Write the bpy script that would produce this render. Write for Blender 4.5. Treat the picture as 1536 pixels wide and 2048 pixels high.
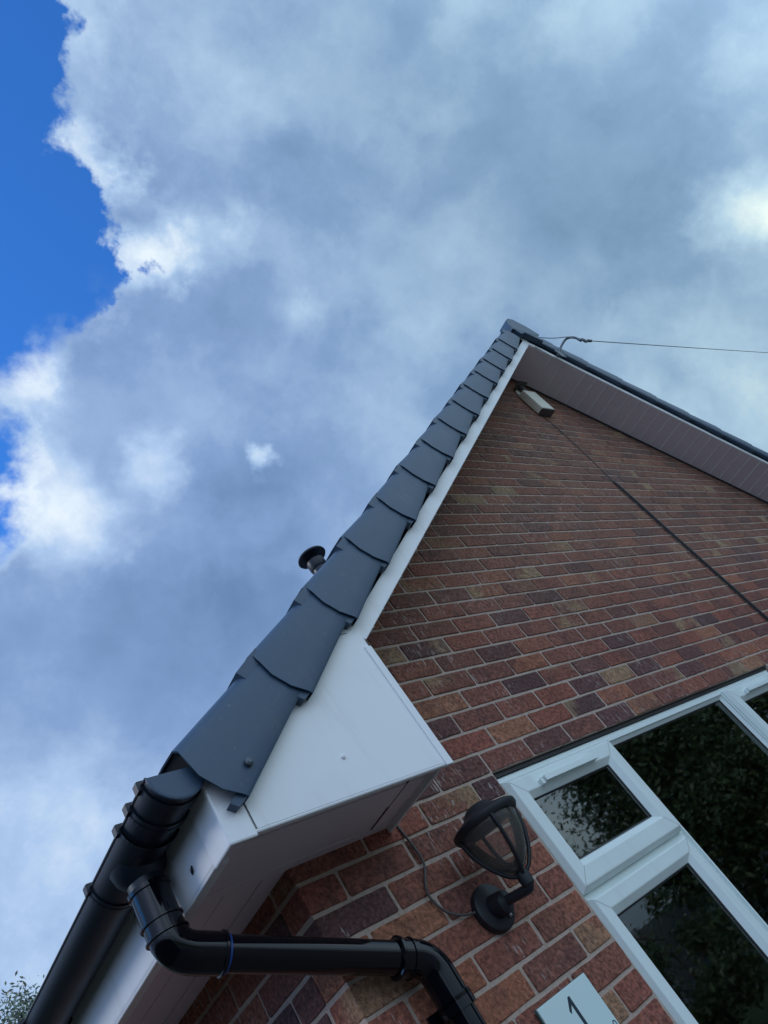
import bpy, bmesh, math, random
from mathutils import Vector, Matrix
random.seed(7)
R = math.radians
S = bpy.context.scene
for o in list(bpy.data.objects): bpy.data.objects.remove(o)
COL = S.collection

# ------------------------------------------------------------------ camera
cd = bpy.data.cameras.new("camera"); cam = bpy.data.objects.new("camera", cd); COL.objects.link(cam)
cr = Vector((0.7168038, -0.445558, -0.5363491)); cu = Vector((0.0070566, -0.7645327, 0.6445464)); cb = Vector((-0.6972392, -0.4657981, -0.5448758))
m = Matrix.Identity(4)
for i, v in enumerate((cr, cu, cb)):
    for j in range(3): m[j][i] = v[j]
m.translation = Vector((-1.0549, -1.5345, 1.5225))
cam.matrix_world = m
cd.sensor_fit = 'VERTICAL'; cd.sensor_height = 36; cd.lens = 1533.9/2048*36
cd.clip_start = 0.02; cd.clip_end = 3000
S.camera = cam

# ------------------------------------------------------------------ colour management
S.view_settings.view_transform = 'Standard'; S.view_settings.look = 'None'
S.view_settings.exposure = 0.0; S.view_settings.gamma = 1

# ------------------------------------------------------------------ node helper
class NT:
    def __init__(s, nt): s.t = nt
    def n(s, typ, _in=None, **kw):
        nd = s.t.nodes.new(typ)
        for k, v in kw.items(): setattr(nd, k, v)
        for k, v in (_in or {}).items(): s.put(nd.inputs[k], v)
        return nd
    def put(s, sock, v):
        if hasattr(v, 'bl_idname') and hasattr(v, 'outputs'): v = v.outputs[0]
        if isinstance(v, bpy.types.NodeSocket): s.t.links.new(v, sock)
        else:
            if isinstance(v, (tuple, list)) and len(v) == 3 and sock.type == 'RGBA': v = (*v, 1)
            sock.default_value = v
    def math(s, op, a, b=None, c=None, clamp=False):
        nd = s.t.nodes.new('ShaderNodeMath'); nd.operation = op; nd.use_clamp = clamp
        s.put(nd.inputs[0], a)
        if b is not None: s.put(nd.inputs[1], b)
        if c is not None: s.put(nd.inputs[2], c)
        return nd.outputs[0]
    def vm(s, op, a, b=None, scale=None):
        nd = s.t.nodes.new('ShaderNodeVectorMath'); nd.operation = op
        s.put(nd.inputs[0], a)
        if b is not None: s.put(nd.inputs[1], b)
        if scale is not None: s.put(nd.inputs['Scale'], scale)
        return nd.outputs['Value'] if op in ('LENGTH', 'DISTANCE', 'DOT_PRODUCT') else nd.outputs[0]
    def ss(s, v, a, b):
        nd = s.t.nodes.new('ShaderNodeMapRange'); nd.interpolation_type = 'SMOOTHSTEP'; nd.clamp = True
        s.put(nd.inputs['Value'], v); nd.inputs['From Min'].default_value = a; nd.inputs['From Max'].default_value = b
        return nd.outputs[0]
    def mix(s, f, a, b, mode='MIX'):
        nd = s.t.nodes.new('ShaderNodeMix'); nd.data_type = 'RGBA'; nd.blend_type = mode; nd.clamp_factor = True
        s.put(nd.inputs[0], f); s.put(nd.inputs[6], a); s.put(nd.inputs[7], b)
        return nd.outputs[2]
    def noise(s, vec, scale, detail=4, rough=.5, dist=0, out=0):
        nd = s.n('ShaderNodeTexNoise'); s.put(nd.inputs['Vector'], vec)
        nd.inputs['Scale'].default_value = scale; nd.inputs['Detail'].default_value = detail
        nd.inputs['Roughness'].default_value = rough; nd.inputs['Distortion'].default_value = dist
        return nd.outputs[out]
    def ramp(s, f, stops, interp='LINEAR'):
        nd = s.n('ShaderNodeValToRGB'); s.put(nd.inputs[0], f); cr = nd.color_ramp; cr.interpolation = interp
        while len(cr.elements) < len(stops): cr.elements.new(.5)
        for e, (p, c) in zip(cr.elements, stops): e.position = p; e.color = (*c, 1)
        return nd.outputs[0]

# ------------------------------------------------------------------ world: clear sky + broken cloud, laid out by direction
SUN = Vector((-0.62, 0.60, 0.56)).normalized()
W = bpy.data.worlds.new("World"); S.world = W; W.use_nodes = True
nt = NT(W.node_tree); W.node_tree.nodes.clear()
sky = nt.n('ShaderNodeTexSky', sky_type='NISHITA', sun_disc=False)
sky.sun_elevation = math.asin(SUN.z); sky.sun_rotation = math.atan2(SUN.x, SUN.y); sky.dust_density = .3; sky.ozone_density = 4
d = nt.n('ShaderNodeTexCoord').outputs['Generated']
w1 = nt.noise(d, 5.5, 6, .6, 0, 1); w2 = nt.noise(d, 22, 5, .6, 0, 1)
def warp(a1, a2):
    x = nt.vm('SCALE', nt.vm('SUBTRACT', w1, (.5, .5, .5)), scale=a1)
    y = nt.vm('SCALE', nt.vm('SUBTRACT', w2, (.5, .5, .5)), scale=a2)
    return nt.vm('ADD', d, nt.vm('ADD', x, y))
dw = warp(.16, .05); dw2 = warp(.16, .025)
def blobs(vec, lst, k=1.0):
    acc = None
    for p, r in lst:
        f = nt.math('SUBTRACT', 1.0, nt.math('DIVIDE', nt.vm('DISTANCE', vec, p), r/1534*.92*k))
        acc = f if acc is None else nt.math('SMOOTH_MAX', acc, f, .15)
    return acc
BLUE = [((0.2659, 0.1539, 0.9516), 140), ((0.245, 0.23, 0.94), 130), ((0.3162, 0.3215, 0.8926), 165), ((0.347, 0.3769, 0.8588), 150), ((0.385, 0.392, 0.835), 75), ((0.3064, 0.4312, 0.8486), 130),
        ((0.2729, 0.5657, 0.7781), 105), ((0.2681, 0.6337, 0.7256), 105), ((0.16, 0.22, 0.96), 330), ((-.75, .45, .5), 500), ((-.2, -.55, .8), 300)]
BRIGHT = [((0.3561, 0.2339, 0.9047), 100, .7), ((0.4188, 0.3201, 0.8498), 110, .7), ((0.4753, 0.2818, 0.8335), 130, .4), ((0.6035, 0.3092, 0.735), 90, .35),
          ((0.3342, 0.473, 0.8152), 130, .5), ((0.3327, 0.5987, 0.7286), 180, .45), ((0.3888, 0.6215, 0.6802), 150, .4), ((0.576, 0.4852, 0.6579), 52, .8),
          ((0.8878, -0.0365, 0.4588), 140, .62), ((0.9197, 0.1489, 0.3633), 300, .28), ((0.8371, -0.135, 0.5301), 140, .15), ((0.3263, 0.869, 0.3719), 420, .36),
          ((0.4573, 0.5298, 0.7142), 90, .45), ((0.4663, 0.0823, 0.8808), 230, .2), ((0.7364, 0.2334, 0.635), 230, .12)]
DARK = [((0.8057, 0.0407, 0.5909), 330, .55), ((0.7963, -0.0049, 0.6049), 240, .3), ((0.4295, 0.4988, 0.7528), 190, .55), ((0.5349, 0.6061, 0.5887), 330, .6),
        ((0.6517, 0.1007, 0.7518), 260, .2), ((0.7652, 0.1583, 0.624), 240, .3), ((0.4111, 0.3955, 0.8213), 110, .3), ((0.6151, 0.4996, 0.61), 260, .55)]
B = blobs(dw, BLUE)
fine = nt.noise(d, 9, 8, .62, .1); fine2 = nt.noise(d, 30, 6, .6); big = nt.noise(d, 2.6, 5, .55)
Bn = nt.math('ADD', B, nt.math('ADD', nt.math('MULTIPLY', nt.math('SUBTRACT', fine, .5), .7), nt.math('MULTIPLY', nt.math('SUBTRACT', fine2, .5), .14)))
_sx = nt.n('ShaderNodeSeparateXYZ', {0: d}).outputs[1]
_soft = nt.ss(_sx, .34, .44)
clear = nt.math('ADD', nt.math('MULTIPLY', nt.ss(Bn, .0, .16), nt.math('SUBTRACT', 1.0, _soft)), nt.math('MULTIPLY', nt.ss(Bn, -.12, .50), _soft))
def wsum(lst):
    acc = 0.0
    for p, r, wt in lst:
        f = nt.math('SUBTRACT', 1.0, nt.math('DIVIDE', nt.vm('DISTANCE', dw2, p), r/1534*.92), clamp=True)
        f = nt.math('MULTIPLY', nt.ss(f, 0, .8), wt)
        acc = nt.math('ADD', f, acc)
    return acc
br = wsum(BRIGHT); dk = wsum(DARK)
med = nt.noise(dw2, 4.6, 6, .55, .1)
lum = nt.math('ADD', .50, nt.math('MULTIPLY', nt.math('SUBTRACT', big, .5), .40))
lum = nt.math('ADD', lum, nt.math('MULTIPLY', nt.math('SUBTRACT', fine, .5), .34))
lum = nt.math('ADD', lum, nt.math('MULTIPLY', br, nt.math('ADD', .15, nt.math('MULTIPLY', fine, .75))))
lum = nt.math('SUBTRACT', lum, nt.math('MULTIPLY', dk, .125))
lum = nt.math('ADD', lum, nt.math('MULTIPLY', nt.math('SUBTRACT', nt.ss(med, .36, .64), .5), .13))
edge = nt.math('MULTIPLY', nt.ss(Bn, -.35, .0), nt.math('MULTIPLY', fine, .22))
lum = nt.math('ADD', lum, edge)
ccol = nt.ramp(lum, [(0, (.085, .15, .27)), (.25, (.155, .262, .45)), (.45, (.245, .372, .61)), (.7, (.44, .60, .82)), (1, (.84, .93, .98))])
dx = nt.n('ShaderNodeSeparateXYZ', {0: d})
side = nt.ss(nt.math('SUBTRACT', dx.outputs[0], dx.outputs[1]), -.1, .9)
ccol = nt.mix(side, nt.mix(1, ccol, (.97, .99, 1.05), 'MULTIPLY'), nt.mix(1, ccol, (.95, 1.0, .90), 'MULTIPLY'))
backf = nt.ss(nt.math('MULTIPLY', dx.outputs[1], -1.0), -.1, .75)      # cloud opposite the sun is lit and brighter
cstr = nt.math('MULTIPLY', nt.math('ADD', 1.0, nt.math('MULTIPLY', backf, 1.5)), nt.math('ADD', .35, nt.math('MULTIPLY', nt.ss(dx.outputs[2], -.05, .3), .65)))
horizon = nt.ss(dx.outputs[2], -.05, .0)
bg1 = nt.n('ShaderNodeBackground', {'Color': nt.mix(1, sky.outputs[0], (.46, 1.22, 2.10), 'MULTIPLY'), 'Strength': .13})
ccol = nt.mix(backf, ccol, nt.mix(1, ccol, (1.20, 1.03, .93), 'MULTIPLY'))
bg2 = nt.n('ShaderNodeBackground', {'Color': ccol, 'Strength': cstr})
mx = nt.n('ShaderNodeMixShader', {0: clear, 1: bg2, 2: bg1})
out = nt.n('ShaderNodeOutputWorld', {0: mx})

sd = bpy.data.lights.new("sun", 'SUN'); sd.energy = 1.1; sd.angle = R(12); sd.color = (1, .95, .88)
so = bpy.data.objects.new("sun", sd); COL.objects.link(so)
so.rotation_euler = SUN.to_track_quat('Z', 'Y').to_euler(); so.location = (-10, 10, 12)

# ------------------------------------------------------------------ materials
def mat(name, build=None, color=(.5, .5, .5), rough=.5, metal=0, spec=.5, **kw):
    mt = bpy.data.materials.new(name); mt.use_nodes = True; t = NT(mt.node_tree)
    bs = mt.node_tree.nodes['Principled BSDF']
    bs.inputs['Base Color'].default_value = (*color, 1); bs.inputs['Roughness'].default_value = rough
    bs.inputs['Metallic'].default_value = metal; bs.inputs['Specular IOR Level'].default_value = spec
    for k, v in kw.items(): bs.inputs[k.replace('_', ' ')].default_value = v
    if build: build(t, bs)
    return mt
def bump(t, bs, h, strength=.3, dist=.002):
    b = t.n('ShaderNodeBump', {'Height': h}); b.inputs['Strength'].default_value = strength; b.inputs['Distance'].default_value = dist
    t.put(bs.inputs['Normal'], b.outputs[0])
def obj_co(t): return t.n('ShaderNodeTexCoord').outputs['Object']

def dirt(base, amt, scale=3, r0=.3, bmp=.0, streak=True):
    def f(t, bs):
        co = obj_co(t)
        n1 = t.noise(co, scale, 6, .6); n2 = t.noise(t.vm('MULTIPLY', co, (18, 18, 2.2)), 1.3, 5, .6)
        k = t.math('ADD', t.math('MULTIPLY', t.ss(n1, .45, .8), .5), t.math('MULTIPLY', t.ss(n2, .52, .8), .5 if streak else 0))
        dk = tuple(c*.55 for c in base)
        dk = (dk[0], dk[1]*.97, dk[2]*.85)
        t.put(bs.inputs['Base Color'], t.mix(t.math('MULTIPLY', k, amt), base, dk))
        t.put(bs.inputs['Roughness'], t.math('ADD', r0, t.math('MULTIPLY', n1, .25)))
        if bmp: bump(t, bs, t.noise(co, 40, 4, .6), bmp, .002)
    return f
M = {}
M['white'] = mat('white_upvc', dirt((.80, .82, .83), .35, 2.5, .18))
M['board'] = mat('white_upvc_board', dirt((.85, .86, .86), .55, 1.9, .2))
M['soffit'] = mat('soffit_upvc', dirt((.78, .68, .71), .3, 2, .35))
M['frame'] = mat('window_upvc', dirt((.78, .87, .84), .35, 4, .22))
def verge_b(t, bs):
    co = obj_co(t)
    n1 = t.noise(co, 7, 6, .65); n2 = t.noise(t.vm('MULTIPLY', co, (30, 30, 5)), 1, 5, .6); n3 = t.noise(co, 70, 3, .6)
    c = t.mix(t.math('MULTIPLY', t.ss(n1, .45, .75), .45), (.040, .078, .130), (.075, .108, .145))
    c = t.mix(t.math('MULTIPLY', t.ss(n2, .56, .74), .25), c, (.12, .14, .16))
    c = t.mix(t.math('MULTIPLY', t.ss(n3, .66, .74), .5), c, (.19, .20, .19))
    t.put(bs.inputs['Base Color'], c); t.put(bs.inputs['Roughness'], t.math('ADD', .36, t.math('MULTIPLY', n1, .25)))
    bump(t, bs, n3, .05, .001)
M['verge'] = mat('grey_verge_plastic', verge_b)
M['tile'] = mat('grey_roof_tile', dirt((.07, .10, .14), .4, 6, .55, .2))
M['black'] = mat('black_plastic', None, (.0025, .003, .006), .06, spec=.42)
M['gutterblack'] = mat('black_gutter', dirt((.005, .010, .019), .6, 6, .30))
M['lampblack'] = mat('lamp_black', dirt((.012, .014, .019), .3, 20, .4, .05))
M['gasket'] = mat('gasket', None, (.012, .012, .014), .5)
M['gap'] = mat('seam', None, (.05, .045, .045), .7)
M['metal'] = mat('galvanised', None, (.35, .36, .37), .4, .9)
M['steel'] = mat('dark_steel', None, (.09, .11, .13), .4, .4)
M['cable'] = mat('cable_black', None, (.015, .016, .018), .5)
M['cablegrey'] = mat('cable_grey', None, (.09, .085, .085), .5)
M['cream'] = mat('cream_plastic', dirt((.80, .78, .66), .7, 9, .35))
M['blue'] = mat('blue_seal', None, (.015, .08, .36), .4)
M['spacer'] = mat('spacer', None, (.55, .55, .55), .35, .3)
M['ink'] = mat('dark_lettering', None, (.012, .03, .05), .35)
M['felt'] = mat('bitumen', None, (.02, .02, .02), .8)
def plaque_b(t, bs):
    co = obj_co(t)
    st = t.ss(t.vm('DISTANCE', t.vm('ADD', co, t.vm('SCALE', t.noise(co, 60, 3, .5, 0, 1), scale=.02)), (.568, -.01, 1.505)), .040, .008)
    t.put(bs.inputs['Base Color'], t.mix(t.math('MULTIPLY', st, .35), (.66, .82, .80), (.30, .55, .48)))
M['plaque'] = mat('pale_glass', plaque_b, (.5, .74, .74), .12)
M['plaque_edge'] = mat('glass_edge', None, (.03, .16, .14), .1)

def brick_b(t, bs):
    geo = t.n('ShaderNodeNewGeometry'); rnd = geo.outputs['Random Per Island']
    co = t.vm('ADD', obj_co(t), t.vm('SCALE', (13.1, 7.7, 3.3), scale=t.math('MULTIPLY', rnd, 3)))
    r2 = t.n('ShaderNodeTexWhiteNoise', {'W': t.math('MULTIPLY', rnd, 91.7)}, noise_dimensions='1D').outputs[0]
    base = t.ramp(rnd, [(0, (.125, .069, .067)), (.10, (.18, .084, .072)), (.28, (.27, .108, .080)), (.50, (.325, .116, .080)), (.66, (.235, .099, .074)), (.84, (.31, .122, .082)), (.96, (.38, .150, .088)), (1, (.37, .20, .12))])
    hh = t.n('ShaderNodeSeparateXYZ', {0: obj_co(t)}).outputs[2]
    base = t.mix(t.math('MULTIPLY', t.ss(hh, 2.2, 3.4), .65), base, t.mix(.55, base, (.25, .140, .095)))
    n1 = t.noise(co, 7, 5, .6, .4); n2 = t.noise(co, 4.5, 3, .5)
    n3 = t.noise(co, 90, 5, .65); n4 = t.noise(co, 260, 3, .6)
    c = t.mix(t.math('MULTIPLY', t.ss(n1, .50, .66), .5), base, (.13, .068, .062))
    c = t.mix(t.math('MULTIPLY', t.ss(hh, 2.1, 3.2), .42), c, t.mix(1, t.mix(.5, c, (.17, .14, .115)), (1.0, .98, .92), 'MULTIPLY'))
    wst = t.noise(obj_co(t), 1.1, 5, .65, .5)
    c = t.mix(t.math('MULTIPLY', t.ss(wst, .48, .68), .38), c, t.mix(1, c, (.55, .56, .58), 'MULTIPLY'))
    buff = t.math('MULTIPLY', t.ss(n2, .47, .62), t.ss(r2, .80, .96))
    c = t.mix(t.math('MULTIPLY', buff, .8), c, (.36, .255, .145))
    c = t.mix(t.math('MULTIPLY', t.ss(n3, .48, .66), .7), c, t.mix(1, c, (.40, .38, .42), 'MULTIPLY'))
    c = t.mix(t.math('MULTIPLY', t.ss(n3, .50, .36), .6), c, t.mix(1, c, (1.8, 1.72, 1.65), 'MULTIPLY'))
    # lime run marks: short pale vertical dashes, denser in some areas
    oc = obj_co(t)
    st = t.noise(t.vm('ADD', t.vm('MULTIPLY', oc, (150, 150, 24)), (0, 0, 0)), 1, 3, .6, .5)
    area = t.noise(oc, 2.6, 3, .5)
    k = t.math('MULTIPLY', t.ss(st, .60, .66), t.ss(area, .46, .60))
    sp = t.math('MULTIPLY', t.ss(t.noise(oc, 75, 4, .7), .70, .76), .5)
    k = t.math('MAXIMUM', k, sp)
    c = t.mix(t.math('MULTIPLY', k, .7), c, (.60, .56, .52))
    t.put(bs.inputs['Base Color'], c); bs.inputs['Roughness'].default_value = .9; bs.inputs['Specular IOR Level'].default_value = .25
    h = t.math('ADD', t.math('MULTIPLY', n3, 1.0), t.math('ADD', t.math('MULTIPLY', n4, .5), t.math('MULTIPLY', n1, 1.0)))
    bump(t, bs, h, .9, .006)
M['brick'] = mat('multi_brick', brick_b)
def mortar_b(t, bs):
    co = obj_co(t); n = t.noise(co, 6, 5, .6); n2 = t.noise(co, 120, 4, .7)
    c = t.mix(n, (.43, .335, .27), (.61, .485, .40))
    c = t.mix(t.math('MULTIPLY', t.ss(n2, .45, .7), .4), c, (.22, .18, .15))
    t.put(bs.inputs['Base Color'], c); bs.inputs['Roughness'].default_value = .95
    bump(t, bs, t.math('ADD', n2, t.noise(co, 35, 4, .6)), .8, .006)
M['mortar'] = mat('mortar', mortar_b)
def ground_b(t, bs):
    co = obj_co(t)
    c = t.mix(t.noise(co, 1.5, 6, .6), (.12, .108, .098), (.20, .18, .16))
    far = t.ss(t.vm('LENGTH', t.vm('MULTIPLY', co, (1, 1, 0))), 9, 12)
    g = t.mix(t.noise(co, .7, 8, .7), (.05, .085, .025), (.09, .13, .04))
    t.put(bs.inputs['Base Color'], t.mix(far, c, g)); bs.inputs['Roughness'].default_value = .9
    bump(t, bs, t.noise(co, 30, 6, .7), .5, .02)
M['ground'] = mat('ground_mix', ground_b)
def leaf_b(a, b):
    def f(t, bs):
        rnd = t.n('ShaderNodeNewGeometry').outputs['Random Per Island']
        t.put(bs.inputs['Base Color'], t.mix(rnd, a, b)); bs.inputs['Roughness'].default_value = .45
    return f
M['leaf'] = mat('leaf_green', leaf_b((.045, .075, .028), (.12, .17, .07)))
M['leafpale'] = mat('leaf_pale', leaf_b((.10, .14, .09), (.30, .34, .26)))
M['bark'] = mat('bark', dirt((.10, .08, .06), .6, 8, .9, .5))
M['fence'] = mat('fence_timber', dirt((.42, .43, .43), .6, 5, .8, .3))
M['plaster'] = mat('room_plaster', dirt((.30, .26, .22), .2, 2, .8))
M['carpet'] = mat('room_floor', dirt((.10, .07, .05), .3, 5, .9))
M['fabric'] = mat('curtain_fabric', dirt((.30, .10, .08), .4, 10, .9))
def glass_mat(name, tint, ior, rough=0.0):
    mt = bpy.data.materials.new(name); mt.use_nodes = True; t = NT(mt.node_tree); mt.node_tree.nodes.clear()
    tr = t.n('ShaderNodeBsdfTransparent', {'Color': tint}); gl = t.n('ShaderNodeBsdfGlossy', {'Color': (.95, 1, .97), 'Roughness': rough})
    fr = t.n('ShaderNodeFresnel', {'IOR': ior}); mx = t.n('ShaderNodeMixShader', {0: fr, 1: tr, 2: gl})
    t.n('ShaderNodeOutputMaterial', {0: mx}); return mt
M['glass'] = glass_mat('window_glass', (.72, .78, .76), 2.1, .02)
M['lampglass'] = glass_mat('smoked_lamp_glass', (.88, .86, .82), 1.45, .03)
_t = NT(M['lampglass'].node_tree); _o = [n for n in _t.t.nodes if n.type == 'OUTPUT_MATERIAL'][0]; _src = _o.inputs[0].links[0].from_socket
_mx = _t.n('ShaderNodeMixShader', {0: .13, 1: _src, 2: _t.n('ShaderNodeBsdfDiffuse', {'Color': (.50, .46, .42)})}); _t.put(_o.inputs[0], _mx)

# ------------------------------------------------------------------ object helpers
def link(o, parent=None):
    COL.objects.link(o)
    if parent is not None: o.parent = parent
    return o
def tag(o, label=None, cat=None, group=None, kind=None):
    if label: o['label'] = label
    if cat: o['category'] = cat
    if group: o['group'] = group
    if kind: o['kind'] = kind
    return o
def thing(name, label, cat, loc=(0, 0, 0), group=None):
    o = bpy.data.objects.new(name, None); o.empty_display_size = .1; link(o)
    ORG[o.name] = Vector(loc); o.location = loc
    return tag(o, label, cat, group)
ORG = {}
def wloc(p):
    v = Vector((0, 0, 0))
    while p is not None: v += Vector(p.location); p = p.parent
    return v
class MB:
    """collects geometry in world coordinates"""
    def __init__(s): s.v = []; s.f = []; s.sm = []
    def add(s, vs, fs, smooth=False):
        b = len(s.v); s.v += [tuple(v) for v in vs]
        for f in fs: s.f.append(tuple(b+i for i in f)); s.sm.append(smooth)
        return s
    def box(s, x0, x1, y0, y1, z0, z1):
        return s.add([(x, y, z) for x in (x0, x1) for y in (y0, y1) for z in (z0, z1)],
                     [(0, 1, 3, 2), (4, 6, 7, 5), (0, 4, 5, 1), (2, 3, 7, 6), (0, 2, 6, 4), (1, 5, 7, 3)])
    def obox(s, o, ax, ay, az):   # oriented box: corner o and three edge vectors
        o, ax, ay, az = map(Vector, (o, ax, ay, az))
        return s.add([o+ax*i+ay*j+az*k for i in (0, 1) for j in (0, 1) for k in (0, 1)],
                     [(0, 1, 3, 2), (4, 6, 7, 5), (0, 4, 5, 1), (2, 3, 7, 6), (0, 2, 6, 4), (1, 5, 7, 3)])
    def prism(s, pts, vec):       # polygon extruded by vec
        pts = [Vector(p) for p in pts]; vec = Vector(vec); n = len(pts)
        fs = [tuple(range(n)), tuple(range(2*n-1, n-1, -1))]+[(i, (i+1) % n+0, (i+1) % n+n, i+n) for i in range(n)]
        return s.add(pts+[p+vec for p in pts], [fs[0][::-1], fs[1][::-1]]+[f for f in fs[2:]])
    def loft(s, rings, closed=True, caps=True, smooth=False):
        n = len(rings[0]); vs = [p for r in rings for p in r]; fs = []
        for k in range(len(rings)-1):
            for i in range(n if closed else n-1):
                j = (i+1) % n; fs.append((k*n+i, k*n+j, (k+1)*n+j, (k+1)*n+i))
        s.add(vs, fs, smooth)
        if caps: s.add(rings[0], [tuple(range(n))[::-1]]); s.add(rings[-1], [tuple(range(n))])
        return s
    def tube(s, path, r, n=20, caps=True, smooth=True):
        path = [Vector(p) for p in path]; rs = r if isinstance(r, (list, tuple)) else [r]*len(path)
        t0 = (path[1]-path[0]).normalized(); up = Vector((0, 0, 1)) if abs(t0.z) < .9 else Vector((1, 0, 0))
        a = t0.cross(up).normalized(); rings = []
        for i, p in enumerate(path):
            if i == 0: t = path[1]-path[0]
            elif i == len(path)-1: t = path[-1]-path[-2]
            else: t = (path[i+1]-p).normalized()+(p-path[i-1]).normalized()
            if t.length < 1e-9: t = t0
            t.normalize(); a = (a-t*a.dot(t)).normalized(); b = t.cross(a)
            rings.append([p+(a*math.cos(q)+b*math.sin(q))*rs[i] for q in [2*math.pi*k/n for k in range(n)]])
        return s.loft(rings, True, caps, smooth)
    def build(s, name, mt, parent=None, loc=None, fix=True, bevel=0, auto=True):
        org = Vector(loc) if loc is not None else Vector((0, 0, 0))
        base = wloc(parent) if parent is not None else Vector((0, 0, 0))
        me = bpy.data.meshes.new(name)
        me.from_pydata([tuple(Vector(v)-base-org) for v in s.v], [], s.f)
        me.polygons.foreach_set('use_smooth', s.sm)
        if fix:
            bm = bmesh.new(); bm.from_mesh(me); bmesh.ops.remove_doubles(bm, verts=bm.verts, dist=1e-5)
            bmesh.ops.recalc_face_normals(bm, faces=bm.faces)
            if any(s.sm):
                for e in bm.edges:
                    if len(e.link_faces) == 2 and e.calc_face_angle(0) > R(38): e.smooth = False
            bm.to_mesh(me); bm.free()
        mm = M[mt] if isinstance(mt, str) else mt
        me.materials.append(mm)
        o = bpy.data.objects.new(name, me); o.location = org; link(o, parent)
        if bevel:
            b = o.modifiers.new('bevel', 'BEVEL'); b.width = bevel; b.segments = 2; b.limit_method = 'ANGLE'; b.angle_limit = R(40)
        return o
def arc(c, r, a0, a1, n, ex, ey):
    c, ex, ey = Vector(c), Vector(ex), Vector(ey)
    return [c+ex*r*math.cos(a0+(a1-a0)*i/n)+ey*r*math.sin(a0+(a1-a0)*i/n) for i in range(n+1)]
def fillet(pts, r, n=8):   # polyline with rounded corners
    pts = [Vector(p) for p in pts]; out = [pts[0]]
    for i in range(1, len(pts)-1):
        a, b, c = pts[i-1], pts[i], pts[i+1]; u = (a-b).normalized(); v = (c-b).normalized()
        ang = u.angle(v); d = min(r/math.tan(ang/2), (a-b).length*.49, (c-b).length*.49)
        p0 = b+u*d; p1 = b+v*d
        for k in range(n+1):
            t = k/n; out.append(p0*(1-t)**2+b*2*t*(1-t)+p1*t*t)
    out.append(pts[-1]); return out

# ------------------------------------------------------------------ dimensions
XA, ZA, SL = 3.75, 4.888, .716             # ridge line x, soffit plane height there, slope
TH = math.atan(SL); WX = 2*XA; DEP = 9.0
def sof(x): return ZA-SL*abs(x-XA)
BZ = 2.175; CO = .075; BR = .225            # bed 0 height, course, brick
SV = Vector((math.cos(TH), 0, math.sin(TH))); NV = Vector((-math.sin(TH), 0, math.cos(TH)))
O0 = Vector((0, 0, sof(0)))
def L(s, y, p): return O0+SV*s+NV*p+Vector((0, y, 0))       # left rake coordinates
def mirr(v): return Vector((2*XA-v[0], v[1], v[2]))
def mirror_mb(a):
    b = MB(); b.v = [tuple(mirr(v)) for v in a.v]; b.f = [f[::-1] for f in a.f]; b.sm = list(a.sm); return b
SAP = XA/math.cos(TH)                        # slope length to apex

# ------------------------------------------------------------------ ground
g = MB(); n = 40
g.add([(-1500, -1500, 0), (1500, -1500, 0), (1500, 1500, 0), (-1500, 1500, 0)], [(0, 1, 2, 3)])
tag(g.build('ground', 'ground', fix=False), kind='structure')

# ------------------------------------------------------------------ house
house = thing('brick_house', 'red brown brick gable end house with white soffits and grey verge caps', 'house', (0, 0, 0))
WIN = (.7875, 3.0375, BZ-15*CO, BZ-CO)      # opening x0 x1 z0 z1

def brick(mb, a, b, z0, z1, face='front', depth=.1, rnd=random):
    """one brick: a..b along the wall, z0..z1 high, with a worn, slightly uneven arris"""
    nx = max(2, int((b-a)/.04)); pts = []
    j = .0011
    cr = .004
    for i in range(nx+1): pts.append((a+cr+(b-a-2*cr)*i/nx, z0, 0, -1))
    for i in range(3): pts.append((b, z0+cr+(z1-z0-2*cr)*i/2, 1, 0))
    for i in range(nx+1): pts.append((b-cr-(b-a-2*cr)*i/nx, z1, 0, 1))
    for i in range(3): pts.append((a, z1-cr-(z1-z0-2*cr)*i/2, -1, 0))
    P = [(u+rnd.uniform(-j, j), w+rnd.uniform(-j, j), du, dw) for u, w, du, dw in pts]
    off = rnd.uniform(-.0006, .0012); k = len(P); ch = .0022
    def put(u, dpt, w): return (u, dpt, w) if face == 'front' else (dpt, u, w)
    t1, t2 = rnd.uniform(-.005, .005), rnd.uniform(-.009, .009)
    mu, mz = (a+b)/2, (z0+z1)/2
    r0 = [put(u, depth, w) for u, w, _, _ in P]
    r1 = [put(u, off+ch+t1*(u-mu)+t2*(w-mz), w) for u, w, _, _ in P]
    r2 = [put(u-du*ch, off+t1*(u-mu)+t2*(w-mz)+rnd.uniform(0, .0004), w-dw*ch*.9) for u, w, du, dw in P]
    fl = face != 'front'
    fs = []
    for q in range(2):
        for i in range(k):
            jn = (i+1) % k; f = (q*k+i, q*k+jn, (q+1)*k+jn, (q+1)*k+i); fs.append(f if fl else f[::-1])
    top = tuple(range(2*k, 3*k)); fs.append(top if fl else top[::-1])
    mb.add(r0+r1+r2, fs)

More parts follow.
